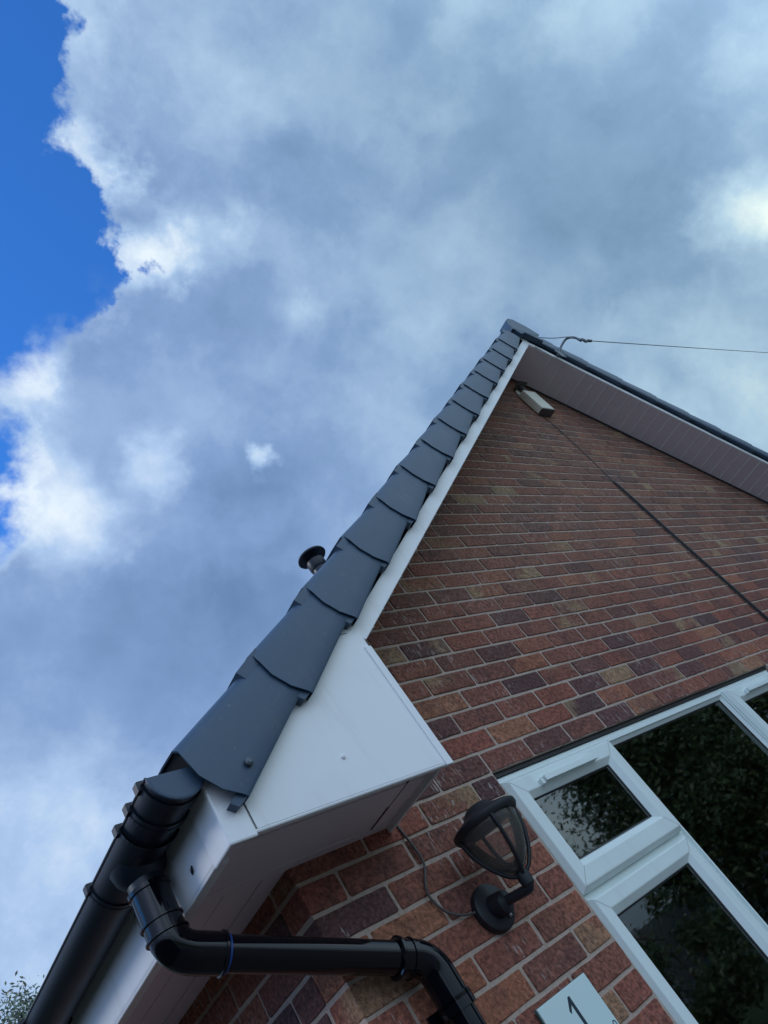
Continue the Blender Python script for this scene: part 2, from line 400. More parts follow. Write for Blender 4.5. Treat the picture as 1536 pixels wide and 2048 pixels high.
mb = MB(); rnd = random.Random(3); J = .005
for k in range(-28, 38):
    z0 = BZ+(k-1)*CO+J; z1 = BZ+k*CO-J
    # span of the course under the gable soffit
    if z0 > sof(0):
        xl = XA-(ZA-z0)/SL; xr = 2*XA-xl
    else: xl, xr = 0, WX
    if z0 > ZA-.02: break
    integer = (k % 2 == 0)
    edges = [0.0]
    x = .1125 if integer else .225
    while x < WX-.01: edges.append(x); x += BR
    edges.append(WX)
    dj = rnd.uniform(-.006, .006)
    for a, b in zip(edges, edges[1:]):
        a2 = a+(J if a > 0 else 0)+(dj if a > 0 else 0)+rnd.uniform(-.002, .002)*(a > 0); b2 = b-(J if b < WX else 0)+(dj if b < WX else 0)
        if b2 < xl+.01 or a2 > xr-.01: continue
        if b2-a2 < .03: continue
        # clip upper courses so corners stay inside the roof void
        if z1 > sof(0): a2 = max(a2, xl-.02); b2 = min(b2, xr+.02)
        spans = [(a2, b2)]
        if WIN[2] < (z0+z1)/2 < WIN[3]:
            ns = []
            for s0, s1 in spans:
                if s1 <= WIN[0]+.006 or s0 >= WIN[1]-.006: ns.append((s0, s1)); continue
                if s0 < WIN[0]-.02: ns.append((s0, WIN[0]-.002))
                if s1 > WIN[1]+.02: ns.append((WIN[1]+.002, s1))
            spans = ns
        for s0, s1 in spans: brick(mb, s0, s1, z0, z1, 'front', .1, rnd)
    if z1 < sof(0)+.05:      # left flank wall
        y = .1125 if not integer else .225
        ed = [.1125 if not integer else .1025]
        yy = .1125 if not integer else .225
        st = .105
        while yy < 3.4:
            brick(mb, st+J*0, yy-J, z0, z1, 'side', .1, rnd) if yy-J-st > .03 else None
            st = yy+J; yy += BR
wall = mb.build('wall', 'brick', house, fix=False)
# mortar body behind the bricks
mo = MB(); yf, yb = .0042, .25
mo.box(.0030, WIN[0]+.004, yf, yb, 0, WIN[3]+.004); mo.box(WIN[1]-.004, WX-.0030, yf, yb, 0, WIN[3]+.004)
mo.box(WIN[0]+.004, WIN[1]-.004, yf, yb, 0, WIN[2])
mo.prism([(.0030, yf, WIN[3]+.004), (WX-.0030, yf, WIN[3]+.004), (WX-.0030, yf, sof(0)), (XA, yf, ZA), (.0030, yf, sof(0))], (0, yb-yf, 0))
mo.box(.0030, .25, yb, DEP, 0, sof(0)-.1); mo.box(WX-.25, WX-.0030, yb, DEP, 0, sof(0)-.1)
mo.prism([(.25, DEP-.25, 0), (WX-.25, DEP-.25, 0), (WX-.25, DEP-.25, sof(0)), (XA, DEP-.25, ZA), (.25, DEP-.25, sof(0))], (0, .24, 0))
mo.build('mortar_bed', 'mortar', wall, fix=False)

# far flank bricks are a plain course pattern in the mortar body; never seen in the photo
# room behind the window
rm = MB()
rx0, rx1, ry0, ry1, rz0, rz1 = .26, 4.6, .26, 4.2, .15, 2.4
rm.box(rx0-.02, rx0, ry0, ry1, rz0, rz1); rm.box(rx1, rx1+.02, ry0, ry1, rz0, rz1); rm.box(rx0, rx1, ry1, ry1+.02, rz0, rz1)
rm.box(rx0, rx1, ry0, ry1, rz1, rz1+.02)
rm.build('room_wall', 'plaster', house)
MB().box(rx0, rx1, ry0, ry1, rz0-.02, rz0).build('room_floor', 'carpet', house)

# ---- gable soffit, barge boards, box ends, fascias
def rake_parts(mirror=False):
    f = mirror_mb if mirror else (lambda a: a)
    so_ = MB(); s = .30; w = .1027
    while s < SAP-.13:
        e = min(s+w-.0035, SAP-.13)
        so_.prism([L(s+.0015, -.29, 0), L(s, -.29, .0015), L(s, -.29, .010), L(e, -.29, .010), L(e, -.29, .0015), L(e-.0015, -.29, 0)], (0, .295, 0)); s += w
    bd = MB(); t_ = .30+w
    while t_ < SAP-.15: bd.obox(L(t_-.0055, -.285, -.0030), SV*.0055, (0, .27, 0), NV*.0045); t_ += w
    so_.obox(L(.27, -.29, .004), SV*(SAP-.27), (0, .3, 0), NV*.004)
    so_.obox(L(SAP-.13, -.29, -.004), SV*(.13), (0, .292, 0), NV*.006)
    f(so_).build('gable_soffit', 'soffit', house)
    f(bd).build('soffit_grooves', 'board', house)
    tr = MB(); tr.obox(L(.3, -.012, -.012), SV*(SAP-.3), (0, .010, 0), NV*.012)
    f(tr).build('soffit_trim', 'gap', house)
    bb = MB(); zt = .15
    bb.prism([L(.415, -.3, 0), L(SAP-.002, -.3, 0), L(SAP-.002, -.3, 0)+Vector((0, 0, zt/math.cos(TH))), L(.33, -.3, zt)], (0, .012, 0))
    f(bb).build('barge_board', 'board', house, bevel=.002)
    bx = MB(); x0, x1, zb = -.285, .325, 2.047
    zt0 = sof(x1)
    bx.prism([(x0+.055, -.306, zb), (x1, -.306, zb), (x1, -.306, zt0+.002), L(.5, -.306, .10), L(-.24, -.306, .10), (x0+.055, -.306, zb+.09)], (0, .009, 0))
    bx.box(x0+.02, x1, -.306, -.29, zb-.004, zb+.004)                     # rounded lower lip
    f(bx).build('box_end', 'board', house, bevel=.004)
    rt = MB(); rt.box(x1-.012, x1-.0005, -.297, -.002, zb+.006, zt0+.06)
    rt.box(x1-.022, x1+.002, -.3095, -.302, zb-.006, zt0-.02)
    f(rt).build('box_return', 'board', house, bevel=.002)
    sms = [MB(), MB(), MB()]; sm = sms[0]; sm.obox((x1-.13, -.3068, zt0+.022), (.085, 0, .012), (0, .003, 0), (0, 0, .0016))
    sm = sms[1]; sm.obox((x0+.0565, -.3068, zb+.004), (.0012, 0, .0), (0, .003, 0), (0, 0, .085))
    sm = sms[2]; sm.box(.243, .2455, -.27, -.03, 2.0672, 2.07)
    for sm in sms: f(sm).build('board_seam', 'gap', house)
    sc = MB(); sc.tube([(.045, -.306, 2.138), (.045, -.3095, 2.138), (.045, -.311, 2.138)], [.0055, .005, .002], 12)
    f(sc).build('cover_screw', 'board', house)
    # soffit under the box and along the eave, stepped planks
    es = MB()
    for i, (ya, yb_) in enumerate(((-.29, -.226), (-.223, -.13), (-.127, -.035), (-.032, .004))):
        es.box(-.262, x1-.012, ya, yb_, 2.070-(.002 if i % 2 else 0), 2.078)
    es.box(-.262, x1-.012, -.29, .004, 2.0745, 2.080)
    es.box(-.262, -.165, .006, DEP+.3, 2.070, 2.079); es.box(-.162, -.066, .006, DEP+.3, 2.0705, 2.079); es.box(-.063, .004, .006, DEP+.3, 2.0695, 2.079)
    es.box(-.262, .004, .006, DEP+.3, 2.0745, 2.081)
    f(es).build('eave_soffit', 'soffit', house)
    fa = MB(); fa.box(-.29, -.272, -.235, DEP+.3, 2.045, 2.205); fa.box(-.29, -.262, -.235, DEP+.3, 2.041, 2.052)
    f(fa).build('fascia', 'board', house, bevel=.003)
    co = MB()
    co.prism([(-.294, -.310, 2.036), (-.232, -.310, 2.036), (-.232, -.301, 2.036), (-.285, -.301, 2.036), (-.285, -.226, 2.036), (-.294, -.226, 2.036)], (0, 0, .14))
    f(co).build('fascia_corner', 'board', house, bevel=.004)
rake_parts(); rake_parts(True)
sl = MB(); sl.obox((XA+.03, -.31, ZA-.035), (.065, 0, -.075), (0, .010, 0), (.010, 0, .008))
sl.build('board_joint_strip', 'white', house)

# ---- dry verge caps
def cap_mb(k):
    s0 = -.245+.3345*k; s1 = min(s0+.392, SAP-.005); q = MB()
    prof = [(-.302, .050), (-.335, .049), (-.3395, .058), (-.3415, .10), (-.3415, .15), (-.339, .192), (-.333, .210), (-.318, .221), (-.262, .224), (-.20, .224)]
    jr = random.Random(40+k); js, jp, ja = jr.uniform(-.004, .004), jr.uniform(-.002, .002), jr.uniform(-.006, .006)
    N = 6; rings = []
    for i in range(N+1):
        t = i/N
        outer, inner = [], []
        for (y, p) in prof:
            tt = min(1, (p-.049)/.170)
            sh = -.031*math.sin(math.pi*tt)+.006*tt+js
            s = s0+(s1-s0)*t+sh*(1-t)
            tp = t*(s1-s0)/.392
            pt = .049+(p-.049)*(1-.085*tp)+.030*tp*(1-tt)+jp+ja*(t-.3)
            yt = y+.008*tp
            outer.append(L(s, yt, pt))
            th = .0035
            inner.append(L(s, yt+th if y < -.25 else yt, pt-(th if p > .2 else 0)+(.002 if p < .06 else 0)))
        rings.append(outer+inner[::-1])
    q.loft(rings, True, True, True)
    q.obox(L(s0+.262, -.3318, .12+jp), SV*min(.10, max(.02, s1-s0-.27)), (0, .12, 0), NV*.0965)
    # locking tab under the lower end, and the dark end wall set back inside it
    if k >= 0:
        tb = [L(s0+.008, -.333, .054), L(s0+.008, -.333, .078), L(s0-.034, -.331, .076), L(s0-.029, -.331, .058)]
        q.prism(tb, (0, .03, 0))
    return q
scr = None
for k in range(14):
    c = cap_mb(k)
    a = c.build('verge_cap', 'verge', house); cm = mirror_mb(c); cm.v = [(v[0]+.6*.016, v[1], v[2]+.8*.016) for v in cm.v]; b = cm.build('verge_cap', 'verge', house)
    if k == 0:
        for fn, pa in ((lambda z: z, a), (mirror_mb, b)):
            s_ = MB(); p = L(-.185, -.343, .088)
            s_.tube([p, p+Vector((0, -.004, 0)), p+Vector((0, -.0065, 0))], [.0095, .0088, .004], 14)
            fn(s_).build('screw', 'steel', pa)
# dark filler behind the caps' open ends
fl = MB(); fl.obox(L(-.236, -.315, .12), SV*.1, (0, .17, 0), NV*.097); fl.obox(L(-.19, -.300, .055), SV*(SAP+.19), (0, .05, 0), NV*.12); fl.build('verge_packing', 'felt', house)
mirror_mb(fl).build('verge_packing', 'felt', house)

# ---- roof tiles (interlocking, rolled) one surface per slope
def tiles():
    q = MB(); Y0, Y1, pit = -.265, DEP+.27, .30
    ys = []; y = Y0
    prof = []
    nroll = int((Y1-Y0)/pit)
    for r in range(nroll+1):
        base = Y0+r*pit
        for fr, h in ((0, 0), (.10, .011), (.2, .016), (.3, .011), (.4, 0), (.75, 0)):
            if base+fr*pit < Y1: prof.append((base+fr*pit, h))
    for k in range(15):
        s0 = -.262+.3345*k; s1 = min(s0+.36, SAP)
        if s0 > SAP-.05: break
        r0 = [L(s0, y, .186+h) for y, h in prof]; r1 = [L(s0, y, .206+h) for y, h in prof]; r2 = [L(s1, y, .184+h) for y, h in prof]
        q.loft([r0, r1, r2], False, False, False)
    q.obox(L(-.20, -.25, .13), SV*(SAP+.20), (0, DEP+.5, 0), NV*.02)
    return q
tl = tiles(); tl.build('roof', 'tile', house, fix=False); mirror_mb(tl).build('roof', 'tile', house, fix=False)
# ---- ridge tiles
zr = ZA+.205/math.cos(TH)
def half(y, r, zc, n=14): return [Vector((XA, y, zc))+Vector((math.cos(a)*r*1.12, 0, math.sin(a)*r)) for a in [R(-22+224*i/n) for i in range(n+1)]]
for k in range(21):
    y = -.362+k*.45-(.375 if k else 0); q = MB(); ln = .075 if k == 0 else .446
    ro, ri = (.148, .134) if k == 0 else (.10, .086)
    zk = zr-.062-(.075 if k else 0)
    if k == 0: q.prism([(3.60, -.352, 4.985), (3.625, -.352, 5.055), (3.675, -.352, 5.135), (3.745, -.352, 5.185), (3.81, -.352, 5.188), (3.90, -.352, 5.12), (3.975, -.352, 5.01), (3.90, -.352, 4.96), (3.72, -.352, 4.97)], (0, .10, 0))
    else: q.loft([half(y, ro, zk)+half(y, ri, zk)[::-1], half(y+ln, ro-.003, zk)+half(y+ln, ri-.003, zk)[::-1]], True, True, False)
    q.build('ridge_tile', 'verge' if k == 0 else 'tile', house, bevel=.008 if k == 0 else 0)
# apex shroud where the two runs of caps meet
q = MB(); q.prism([(XA-.09, -.350, ZA+.045), (XA, -.350, ZA+.085), (XA+.15, -.350, ZA+.005), (XA+.17, -.350, ZA+.09), (XA+.12, -.350, ZA+.19), (XA-.10, -.350, ZA+.19), (XA-.12, -.350, ZA+.10)], (0, .05, 0))
q.build('ridge_end_cap', 'verge', house, bevel=.006)

# ------------------------------------------------------------------ window (part of the house)
def ring(mb, x0, x1, z0, z1, loops):
    rs = [[(x0+o, y, z0+o), (x1-o, y, z0+o), (x1-o, y, z1-o), (x0+o, y, z1-o)] for o, y in loops]
    n = len(rs)
    for a in range(n-1):
        for i in range(4):
            j = (i+1) % 4
            mb.add([rs[a][i], rs[a][j], rs[a+1][j], rs[a+1][i]], [(0, 1, 2, 3)])
win = bpy.data.objects.new('window', None); link(win, house); win.location = (WIN[0], 0, WIN[2]); win['label'] = 'white upvc window of three lights with dark reflecting glass'
X0, X1, Z0, Z1 = .797, 3.028, WIN[2]+.012, 2.088
fr = MB(); ring(fr, X0, X1, Z0, Z1, [(0, .09), (0, .026), (.004, .022), (.030, .022), (.036, .03), (.036, .09)])
def bar(x0, x1, z0, z1, yf=.022, yb=.09): fr.box(x0, x1, yf, yb, z0, z1)
bar(1.385, 1.425, Z0+.03, Z1-.03); bar(2.40, 2.44, Z0+.03, Z1-.03)
bar(X0+.03, 1.385, 1.675, 1.71, .0225); bar(2.44, X1-.03, 1.675, 1.71, .0225)
fr.build('frame', 'frame', win)
def casement(x0, x1, z0, z1, w, yf, name='sash', hood=False):
    s = MB(); ring(s, x0, x1, z0, z1, [(.002, .06), (.0, yf+.018), (.012, yf+.001), (.015, yf), (w-.024, yf), (w-.021, yf+.001), (w, yf+.020), (w, .062)])
    o = s.build(name, 'frame', win)
    g = MB(); ring(g, x0, x1, z0, z1, [(w-.001, yf+.017), (w+.004, yf+.021), (w+.004, yf+.026)]); g.build('gasket', 'gasket', o)
    sp = MB(); ring(sp, x0, x1, z0, z1, [(w+.0012, .097), (w+.0042, .097), (w+.0042, .101), (w+.0012, .101)])
    sp.build('spacer', 'spacer', o)
    ib = MB(); ring(ib, x0, x1, z0, z1, [(w+.001, yf+.030), (w+.001, .098), (w-.02, .098)]); ib.build('return_shade', 'gasket', o)  # black lining over the white inner return, indoor shade put into its colour
    # mitre lines at the corners
    for cx, sx in ((x0, 1), (x1, -1)):
        for cz, sz in ((z0, 1), (z1, -1)):
            a = Vector((cx+sx*.013, yf-.0004, cz+sz*.013)); b = Vector((cx+sx*(w-.022), yf-.0004, cz+sz*(w-.022))); dd = (b-a).normalized().cross(Vector((0, 1, 0)))*.0005
            MB().add([a-dd, b-dd, b+dd, a+dd], [(0, 1, 2, 3)]).build('mitre_line', 'cablegrey', o, fix=False)
    return o, (x0+w, x1-w, z0+w, z1-w)
def pane(r, y=.012, par=None):
    g = MB(); g.box(r[0]-.006, r[1]+.006, y+.014, y+.018, r[2]-.006, r[3]+.006); return g.build('pane', 'glass', par or win)
for (a, b) in ((.801, 1.405), (2.425, 3.026)):
    o, r = casement(a, b, 1.698, 2.066, .082, -.008); pane(r, .000, win)
    h = MB(); h.obox((a+.145, -.030, 2.008), (.30, 0, 0), (0, .024, 0), (0, 0, .004)); h.obox((a+.145, -.030, 2.012), (.30, 0, 0), (0, .004, 0), (0, 0, .014)); h.obox((a+.145, -.026, 2.012), (.30, 0, 0), (0, .020, .006), (0, 0, .012))
    h.box(a+.128, a+.143, -.022, -.006, 2.004, 2.022)
    h.build('vent_hood', 'frame', o)
    o, r = casement(a+.006, b-.003, Z0+.03, 1.687, .074, .004); pane(r, .012, win)
o, r = casement(1.415, 2.418, Z0+.02, 2.072, .030, .012); pane(r, .020, win)
si = MB(); si.prism([(WIN[0]-.04, -.05, WIN[2]-.03), (WIN[0]-.04, .09, WIN[2]-.03), (WIN[0]-.04, .09, WIN[2]+.012), (WIN[0]-.04, .02, WIN[2]+.008), (WIN[0]-.04, -.05, WIN[2]-.004)], (WIN[1]-WIN[0]+.08, 0, 0))
si.build('sill', 'frame', win, bevel=.003)
# black strip standing in for the shadow line over the frame
MB().box(WIN[0]+.003, WIN[1]-.003, .016, .05, 2.0885, 2.0995).build('head_shadow_strip', 'gasket', win)
# curtain behind the glass
cv = MB(); pts = []
for i in range(60): pts.append(Vector((2.62+.006*i, .30+.02*math.sin(i*.9)+.006*math.sin(i*2.3), 0)))
cv.loft([[p+Vector((0, 0, .9)) for p in pts], [p+Vector((0, 0, 2.2)) for p in pts]], False, False, True)
cv.build('curtain', 'fabric', win, fix=False)

# ------------------------------------------------------------------ gutter
GX, GZ, GR = -.3385, 2.202, .056
gut = thing('gutter', 'black half round plastic gutter running along the left eave', 'gutter', (GX, -.32, GZ))
def hring(y, r, a0=R(180), a1=R(360), n=18): return arc((GX, y, GZ), r, a0, a1, n, (1, 0, 0), (0, 0, 1))
def trough(mb, y0, y1, r, th=.003):
    mb.loft([hring(y0, r)+hring(y0, r-th)[::-1], hring(y1, r)+hring(y1, r-th)[::-1]], True, True, True)
    for sx in (-1, 1): mb.tube([(GX+sx*(r-.001), y0, GZ+.001), (GX+sx*(r-.001), y1, GZ+.001)], .0035, 8)
q = MB(); trough(q, -.30, DEP+.3, GR); q.build('trough', 'gutterblack', gut)
q = MB(); trough(q, -.318, -.215, GR+.0022, .004)
q.loft([hring(-.222, GR+.004)+hring(-.222, GR+.001)[::-1], hring(-.222, GR+.0065)+hring(-.222, GR+.001)[::-1], hring(-.214, GR+.0065)+hring(-.214, GR+.001)[::-1]], True, True, False)
se = q.build('stop_end', 'gutterblack', gut)
q = MB(); q.loft([hring(-.323, GR-.001), hring(-.322, GR+.003), hring(-.317, GR+.003)], True, True, False); q.build('end_disc', 'verge', se)
q = MB(); trough(q, -.165, .065, GR+.0026, .004)
for yy in (-.165, .057): q.loft([hring(yy, GR+.0065)+hring(yy, GR+.002)[::-1], hring(yy+.009, GR+.0065)+hring(yy+.009, GR+.002)[::-1]], True, True, False)
def circ(z, r, cx=GX, cy=-.055, n=28): return [Vector((cx+r*math.cos(2*math.pi*i/n), cy+r*math.sin(2*math.pi*i/n), z)) for i in range(n)]
q.loft([circ(GZ-.030, .058), circ(GZ-.052, .052), circ(GZ-.064, .042), circ(GZ-.07, .037), circ(GZ-.118, .0365), circ(GZ-.118, .033), circ(GZ-.05, .033)], True, False, True)
q.build('outlet', 'gutterblack', gut)
def bracket(y, w=.024):
    q = MB(); q.loft([hring(y, GR+.0055)+hring(y, GR+.003)[::-1], hring(y+w, GR+.0055)+hring(y+w, GR+.003)[::-1]], True, True, True)
    q.box(GX-GR-.012, GX-GR+.004, y+.003, y+w-.003, GZ-.008, GZ+.010)             # front clip
    q.box(GX-GR-.008, GX-GR+.010, y+.006, y+w-.006, GZ+.008, GZ+.013)
    q.prism([(-.2905, y, GZ-.040), (-.2905, y, GZ+.012), (-.300, y, GZ+.012), (-.300, y, GZ-.03), (-.296, y, GZ-.040)], (0, w, 0))
    q.build('bracket', 'gutterblack', gut)
for y in (-.302, -.235, -.165, .046, .66, 1.5, 2.4, 3.3, 4.2, 5.1, 6.0, 6.9, 7.8, 8.7): bracket(y)

# ------------------------------------------------------------------ downpipe
dp = thing('downpipe', 'glossy black round downpipe offsetting from the gutter onto the gable wall', 'downpipe', (.165, -.06, 0))
PR = .034
A = Vector((GX, -.055, 2.115)); Bp = Vector((GX, -.057, 1.985)); Cp = Vector((.168, -.062, 1.752)); Dp = Vector((.168, -.062, .02))
path = fillet([A, Bp, Cp], .07, 10)
dirBC = (Cp-Bp).normalized()
el1 = fillet([A+Vector((0, 0, .004)), Bp, Bp+dirBC*.095], .062, 12)
q = MB(); q.tube(el1, PR+.0045, 28); 
for p, dr, w, r in ((el1[0], Vector((0, 0, -1)), .012, .0085), (Vector((GX, -.0555, 2.050)), Vector((0, 0, -1)), .007, .009), (Vector((GX, -.056, 2.022)), Vector((0, 0, -1)), .007, .009), (el1[-1]-dirBC*.008, dirBC, .009, .0075)):
    q.tube([p, p+dr*.002, p+dr*(w-.002), p+dr*w], [PR+.003, PR+r, PR+r, PR+.003], 28)
q.build('elbow', 'black', dp)
q = MB(); q.tube([Bp+dirBC*.05, Cp-dirBC*.05], PR, 28); q.build('offset_pipe', 'black', dp)
el2 = fillet([Cp-dirBC*.085, Cp, Cp+Vector((0, 0, -.10))], .075, 12)
q = MB(); q.tube(el2, PR+.0045, 28)
for p, dr, w, r in ((el2[0]+dirBC*.0, dirBC, .010, .009), (el2[0]+dirBC*.030, dirBC, .006, .0075), (el2[-1]+Vector((0, 0, .012)), Vector((0, 0, -1)), .012, .008)):
    q.tube([p, p+dr*.002, p+dr*(w-.002), p+dr*w], [PR+.003, PR+r, PR+r, PR+.003], 28)
q.build('elbow', 'black', dp)
q = MB(); q.tube([Cp+Vector((0, 0, -.05)), Dp], PR, 28); q.build('pipe', 'black', dp)
q = MB(); q.tube([A, A+Vector((0, 0, -.06))], PR-.001, 24); q.build('pipe', 'black', dp)
q = MB(); q.tube([Bp+dirBC*.098, Bp+dirBC*.102], [PR+.0012, PR+.0012], 28); q.build('seal', 'blue', dp)
for z in (1.635, .5):
    q = MB(); c = Vector((Cp.x, Cp.y, z))
    q.loft([[c+Vector((math.cos(t)*(PR+.008), math.sin(t)*(PR+.008), h)) for t in [2*math.pi*i/28 for i in range(28)]] for h in (0, .03)], True, True, True)
    q.box(c.x-.055, c.x+.055, -.030, -.022, z, z+.03); q.box(c.x-.03, c.x+.03, -.03, .002, z+.004, z+.026)
    q.build('wall_bracket', 'black', dp)

# ------------------------------------------------------------------ wall lamp
HX, HY, HZ0, HZ1, HR = .488, -.135, 1.792, 1.935, .086
lamp = thing('wall_lamp', 'black outdoor wall lantern with smoked glass bowl beside the window', 'wall lamp', (.472, 0, 1.775))
q = MB(); c = Vector((.466, 0, 1.782))
def disc(y, r): return [c+Vector((math.cos(t)*r, y, math.sin(t)*r*1.0)) for t in [2*math.pi*i/40 for i in range(40)]]
q.loft([disc(.004, .058), disc(-.012, .060), disc(-.018, .058), disc(-.022, .051), disc(-.024, .0)], True, False, True)
q.build('back_plate', 'lampblack', lamp)
q = MB(); sc_ = c+Vector((.022, -.0235, -.034)); q.tube([sc_, sc_+Vector((0, -.004, 0)), sc_+Vector((0, -.006, 0))], [.0065, .0055, .002], 14); q.build('screw', 'metal', lamp)
q = MB()
arm = fillet([c+Vector((0, -.018, -.002)), c+Vector((.004, -.06, -.010)), Vector((HX, HY, HZ0-.035)), Vector((HX, HY, HZ0-.004))], .05, 6)
q.tube(arm, [.030-.018*min(1, i/(len(arm)*.45)) for i in range(len(arm))], 16)
q.tube([(HX, HY, HZ0-.032), (HX, HY, HZ0-.026), (HX, HY, HZ0-.010), (HX, HY, HZ0+.004), (HX, HY, HZ0+.012)], [.010, .016, .0175, .0165, .009], 18)
q.build('arm', 'lampblack', lamp)
def bowl(t): # t 0..1 bottom->rim radius
    return .012+(HR-.012)*math.sin(t*math.pi/2)**.66
N = 14
q = MB(); rings = [[Vector((HX+math.cos(a)*(bowl(t)-.006), HY+math.sin(a)*(bowl(t)-.006), HZ0+.006+(HZ1-HZ0-.006)*t)) for a in [2*math.pi*i/40 for i in range(40)]] for t in [i/N for i in range(N+1)]]
q.loft(rings, True, False, True); q.build('glass_bowl', 'lampglass', lamp, fix=False)
for a in (R(62), R(152), R(238), R(332)):
    q = MB(); q.tube([(HX+math.cos(a)*bowl(t), HY+math.sin(a)*bowl(t), HZ0+(HZ1-HZ0)*t) for t in [i/N for i in range(N+1)]], .0054, 10)
    q.build('rib', 'lampblack', lamp)
q = MB()
def hr(r, z): return [Vector((HX+math.cos(a)*r, HY+math.sin(a)*r, z)) for a in [2*math.pi*i/40 for i in range(40)]]
q.loft([hr(HR-.010, HZ1-.004), hr(HR+.004, HZ1-.006), hr(HR+.0095, HZ1+.002), hr(HR+.009, HZ1+.012), hr(HR, HZ1+.018), hr(HR-.022, HZ1+.025), hr(HR-.040, HZ1+.034), hr(HR-.048, HZ1+.044), hr(.028, HZ1+.050), hr(.012, HZ1+.054), hr(.0005, HZ1+.056)], True, False, True)
q.loft([hr(HR-.010, HZ1-.004), hr(HR-.016, HZ1+.008), hr(.02, HZ1+.012), hr(.0005, HZ1+.012)], True, False, True)
q.build('cap', 'lampblack', lamp)

def cable(name, label, pts, r, mt, cat='cable', group=None):
    q = MB(); q.tube(pts, r, 10); o = q.build(name, mt); tag(o, label, cat, group); return o
def smooth_path(pts, n=6):
    pts = [Vector(p) for p in pts]; out = []
    P = [pts[0]*2-pts[1]]+pts+[pts[-1]*2-pts[-2]]
    for i in range(1, len(P)-2):
        a, b, c_, d_ = P[i-1:i+3]
        for k in range(n):
            t = k/n; out.append(.5*((2*b)+(c_-a)*t+(2*a-5*b+4*c_-d_)*t*t+(3*b-a-3*c_+d_)*t**3))
    out.append(P[-2]); return out
cable('lamp_cable', 'thin dark cable looping from the white box end to the wall lamp', smooth_path([(.348, .0, 2.085), (.351, -.006, 2.03), (.356, -.007, 1.957), (.330, -.007, 1.915), (.3153, -.007, 1.892), (.3125, -.007, 1.868), (.325, -.008, 1.835), (.345, -.009, 1.815), (.38, -.009, 1.799), (.425, -.010, 1.792)], 5), .0032, 'cablegrey')

# ------------------------------------------------------------------ house number plate
pl = thing('house_number_plate', 'square pale glass house number plate marked 1 on the brick wall', 'house number', (.5, 0, 1.46))
MB().box(.3985, .5965, -.016, -.011, 1.358, 1.557).build('plate', 'plaque', pl, bevel=.001)
MB().box(.3975, .5975, -.0108, -.0062, 1.357, 1.558).build('plate_backing', 'plaque_edge', pl)
for x in (.42, .575):
    for z in (1.375, 1.54): MB().tube([(x, .006, z), (x, -.0065, z)], .006, 10).build('spacer_stud', 'metal', pl)
q = MB(); y = -.0165
q.prism([(.5010, y, 1.5385), (.5085, y, 1.5385), (.5085, y, 1.408), (.4985, y, 1.408), (.4985, y, 1.522), (.4835, y, 1.507), (.4815, y, 1.514)], (0, .0006, 0))
q.build('digit', 'ink', pl)
q = MB(); q.tube([(.5845+.0052*math.cos(t), y, 1.438+.0075*math.sin(t)) for t in [2*math.pi*i/20 for i in range(21)]], .0011, 6)
q.build('small_lettering', 'ink', pl)

# ------------------------------------------------------------------ box at the gable peak and its cable
bx = thing('floodlight', 'cream plastic box fitting tilted on a bracket under the gable peak', 'light fitting', (3.66, 0, 4.5))
q = MB()
q.box(3.568, 3.722, -.064, -.004, 4.372, 4.598)
q.build('housing', 'cream', bx, bevel=.006)
q = MB(); q.prism([(3.60, -.012, 4.59), (3.69, -.012, 4.59), (3.69, -.012, 4.66), (3.645, -.012, 4.70), (3.60, -.012, 4.66)], (0, .014, 0)); q.build('back_plate', 'cream', bx, bevel=.003)
q = MB(); q.box(3.61, 3.715, -.085, -.0, 4.690, 4.698); q.box(3.64, 3.68, -.05, -.03, 4.59, 4.692); q.build('bracket', 'cablegrey', bx)
q = MB(); q.box(3.563, 3.727, -.060, -.004, 4.3655, 4.3705); q.build('lower_rim', 'cablegrey', bx)
cable('wall_cable', 'slim black cable dropping down the brick gable from the cream box', smooth_path([(3.615, -.004, 4.36), (3.612, -.006, 4.15), (3.60, -.006, 3.92), (3.562, -.007, 3.66), (3.540, -.008, 3.49), (3.535, -.008, 3.2), (3.533, -.008, 2.8), (3.533, -.008, 2.3), (3.533, -.008, 1.2), (3.533, -.008, .3)]), .0028, 'cable')
cable('wall_cable', 'thicker second cable clipped beside the slim one from mid gable down', smooth_path([(3.566, -.004, 3.60), (3.553, -.012, 3.55), (3.548, -.013, 3.40), (3.546, -.012, 3.1), (3.546, -.012, 2.6), (3.546, -.012, 1.6), (3.546, -.012, .3)]), .0065, 'cable')

# ------------------------------------------------------------------ overhead wire bracket at the ridge
hk = thing('wire_bracket', 'curved dark steel hook bracket with ring at the ridge holding the overhead wire', 'bracket', (3.98, -.35, 4.8))
b0 = Vector((3.935, -.32, 4.735)); ringc = Vector((4.149, -.485, 4.749))
q = MB()
hp = smooth_path([b0, (4.02, -.335, 4.80), (4.10, -.370, 4.865), (4.165, -.415, 4.900), (4.165, -.455, 4.845), tuple(ringc+Vector((-.02, .012, .01)))], 6)
q.tube(hp, .0095, 10); q.build('hook', 'steel', hk)
q = MB(); q.tube([ringc+(Vector((1, 0, 0))*math.cos(t)+Vector((0, 0, 1))*math.sin(t))*.022 for t in [2*math.pi*i/24 for i in range(25)]], .0075, 8); q.build('ring', 'steel', hk)
q = MB(); q.box(3.90, 3.97, -.350, -.343, 4.68, 4.77); q.build('mounting_plate', 'steel', hk)
far = Vector((20.1, -1.027, 7.557)); wd = (far-ringc).normalized()
q = MB(); q.tube([ringc+wd*.02, ringc+wd*.06, ringc+wd*.07, ringc+wd*.13], [.008, .008, .012, .011], 8); q.build('strain_clamp', 'steel', hk)
